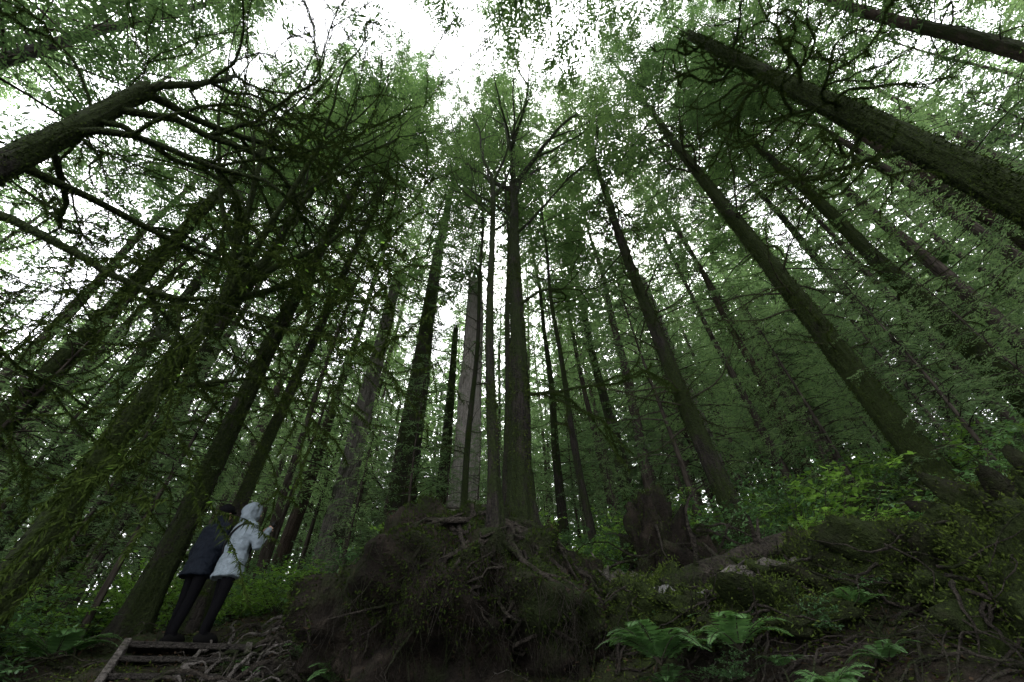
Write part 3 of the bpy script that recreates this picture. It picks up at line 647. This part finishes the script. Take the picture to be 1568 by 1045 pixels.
    for sx in (-1,1):
        blob(mb,(sx*.029,hc[1]+.079,hc[2]+.006),(.011,.009,.008),1,0,1,12,8)
        blob(mb,(sx*.077,hc[1]-.005,hc[2]-.01),(.010,.02,.032),1,0,0,12,8)
    blob(mb,(0,hc[1]-.02,hc[2]+.015),(.084,.098,.112),1,.05,2,24,16)
    obj('head',mb.mesh('head',[M_skin,M_boot,M_hair]),e)
    if not hood:
        mb=MB(); blob(mb,(0,hc[1]-.014,hc[2]+.045),(.098,.114,.098),2,.06,0,28,18); blob(mb,(0,hc[1]+.09,hc[2]+.045),(.06,.05,.012),2,0,0,20,8)
        obj('hat',mb.mesh('hat',[M_fur]),e)
    for sx in (-1,1):
        S,E,W=[Vector(q) for q in arms[sx]]; d=(W-E).normalized(); nrm=Vector((-sx,0.2,0)); nrm=(nrm-d*nrm.dot(d)).normalized(); lat=d.cross(nrm)
        v=[W,W+d*.04,W+d*.085]; r=[(.026,.02),(.032,.018),(.034,.014)]; ed=[(0,1),(1,2)]
        for q,(off,ln) in enumerate(((-.027,.062),(-.009,.074),(.010,.07),(.028,.054))):
            b=len(v); base=W+d*.085+lat*off
            v+=[base,base+d*ln*.45+nrm*.012,base+d*ln*.75+nrm*.032,base+d*ln*.85+nrm*.05]; r+=[.010,.009,.008,.007]; ed+=[(2,b),(b,b+1),(b+1,b+2),(b+2,b+3)]
        b=len(v); base=W+d*.035-lat*.028; v+=[base,base-lat*.022+d*.03+nrm*.012,base-lat*.022+d*.055+nrm*.03]; r+=[.012,.010,.008]; ed+=[(1,b),(b,b+1),(b+1,b+2)]
        skin_obj('hand',[tuple(q) for q in v],ed,r,M_skin,e,0,1)
    return e
armsL={-1:((-.19,0,1.40),(-.27,.10,1.15),(-.10,.29,1.40)),1:((.19,0,1.40),(.27,.12,1.15),(.09,.29,1.42))}
armsR={-1:((-.19,0,1.40),(-.26,-.02,1.12),(-.24,.10,.88)),1:((.19,0,1.40),(.26,.0,1.12),(.16,.20,.98))}
def stand(hd,az): return hd*math.sin(math.radians(az)),hd*math.cos(math.radians(az))
px,py=stand(7.35,-33.3); pz=SZ
p1=person('hiker_in_grey_jacket',(px,py,pz),math.radians(-35),1.70,M_jl,.74,armsL,True)
mb=MB(); pts=[]
for q in range(41):
    a=q/40*2*math.pi; z=1.17+.25*math.cos(a+.5); w=np.interp(z,[.9,1.05,1.2,1.33,1.41,1.46],[.22,.205,.217,.222,.205,.16]); dd=np.interp(z,[.9,1.05,1.2,1.33,1.41,1.46],[.165,.152,.155,.15,.132,.115])
    pts.append((math.cos(a)*w*1.05,-.01+math.sin(a)*dd*1.1,z))
mb.tube(pts,np.full(41,.016),6,0); obj('shoulder_strap',mb.mesh('strap',[M_strap]),p1)
mb=MB(); boxmb(mb,(0,.345,1.53),(.13,.02,.08)); blob(mb,(0,.375,1.53),(.03,.04,.03),1,0,0,16,10); obj('camera_body',mb.mesh('camera_body',[M_phone]),p1)
px,py=stand(7.75,-36.0)
p2=person('hiker_in_navy_jacket',(px,py,pz+.02),math.radians(-20),1.74,M_jd,.76,armsR,False)

# ------------------------------------------------------------------ light, sky, camera
w=bpy.data.worlds.new('World'); scene.world=w; w.use_nodes=True; nt=w.node_tree; nt.nodes.clear()
sky=N(nt,'ShaderNodeTexSky',sky_type='NISHITA'); sky.sun_disc=False; sky.sun_elevation=math.radians(58); sky.sun_rotation=math.radians(15); sky.dust_density=4; sky.air_density=1.5
hs=N(nt,'ShaderNodeHueSaturation'); hs.inputs['Saturation'].default_value=.12; hs.inputs['Value'].default_value=4.7; nt.links.new(sky.outputs[0],hs.inputs['Color'])
cl=noise_n(nt,2.5,4,None,'gen')
ov=mix(nt,cl,(28.,28.,30.),(42.,42.,43.5))   # bright overcast cloud deck
bgc=mix(nt,.6,hs.outputs[0],ov)
bg=N(nt,'ShaderNodeBackground'); bg.inputs['Strength'].default_value=.15; nt.links.new(bgc,bg.inputs['Color'])
wo=N(nt,'ShaderNodeOutputWorld'); nt.links.new(bg.outputs[0],wo.inputs['Surface'])
sd=bpy.data.lights.new('sun','SUN'); sd.energy=1.5; sd.angle=math.radians(25); sd.color=(1,.97,.92); so=obj('sun',sd)
el,az=math.radians(58),math.radians(15); dv=Vector((math.sin(az)*math.cos(el),math.cos(az)*math.cos(el),math.sin(el)))
so.rotation_euler=dv.to_track_quat('Z','Y').to_euler(); so.location=(0,0,60)
cam=bpy.data.cameras.new('camera'); cam.lens=14; cam.sensor_width=36; cam.clip_end=2000; cam.clip_start=.05
co=obj('camera',cam); co.matrix_world=Matrix.Translation((0,0,EYE))@Matrix.Rotation(math.radians(90+42.5),4,'X')@Matrix.Rotation(math.radians(-2),4,'Z')
scene.camera=co
scene.view_settings.view_transform='Standard'; scene.view_settings.look='None'; scene.view_settings.exposure=0
print('BUILD',time.time()-T0)
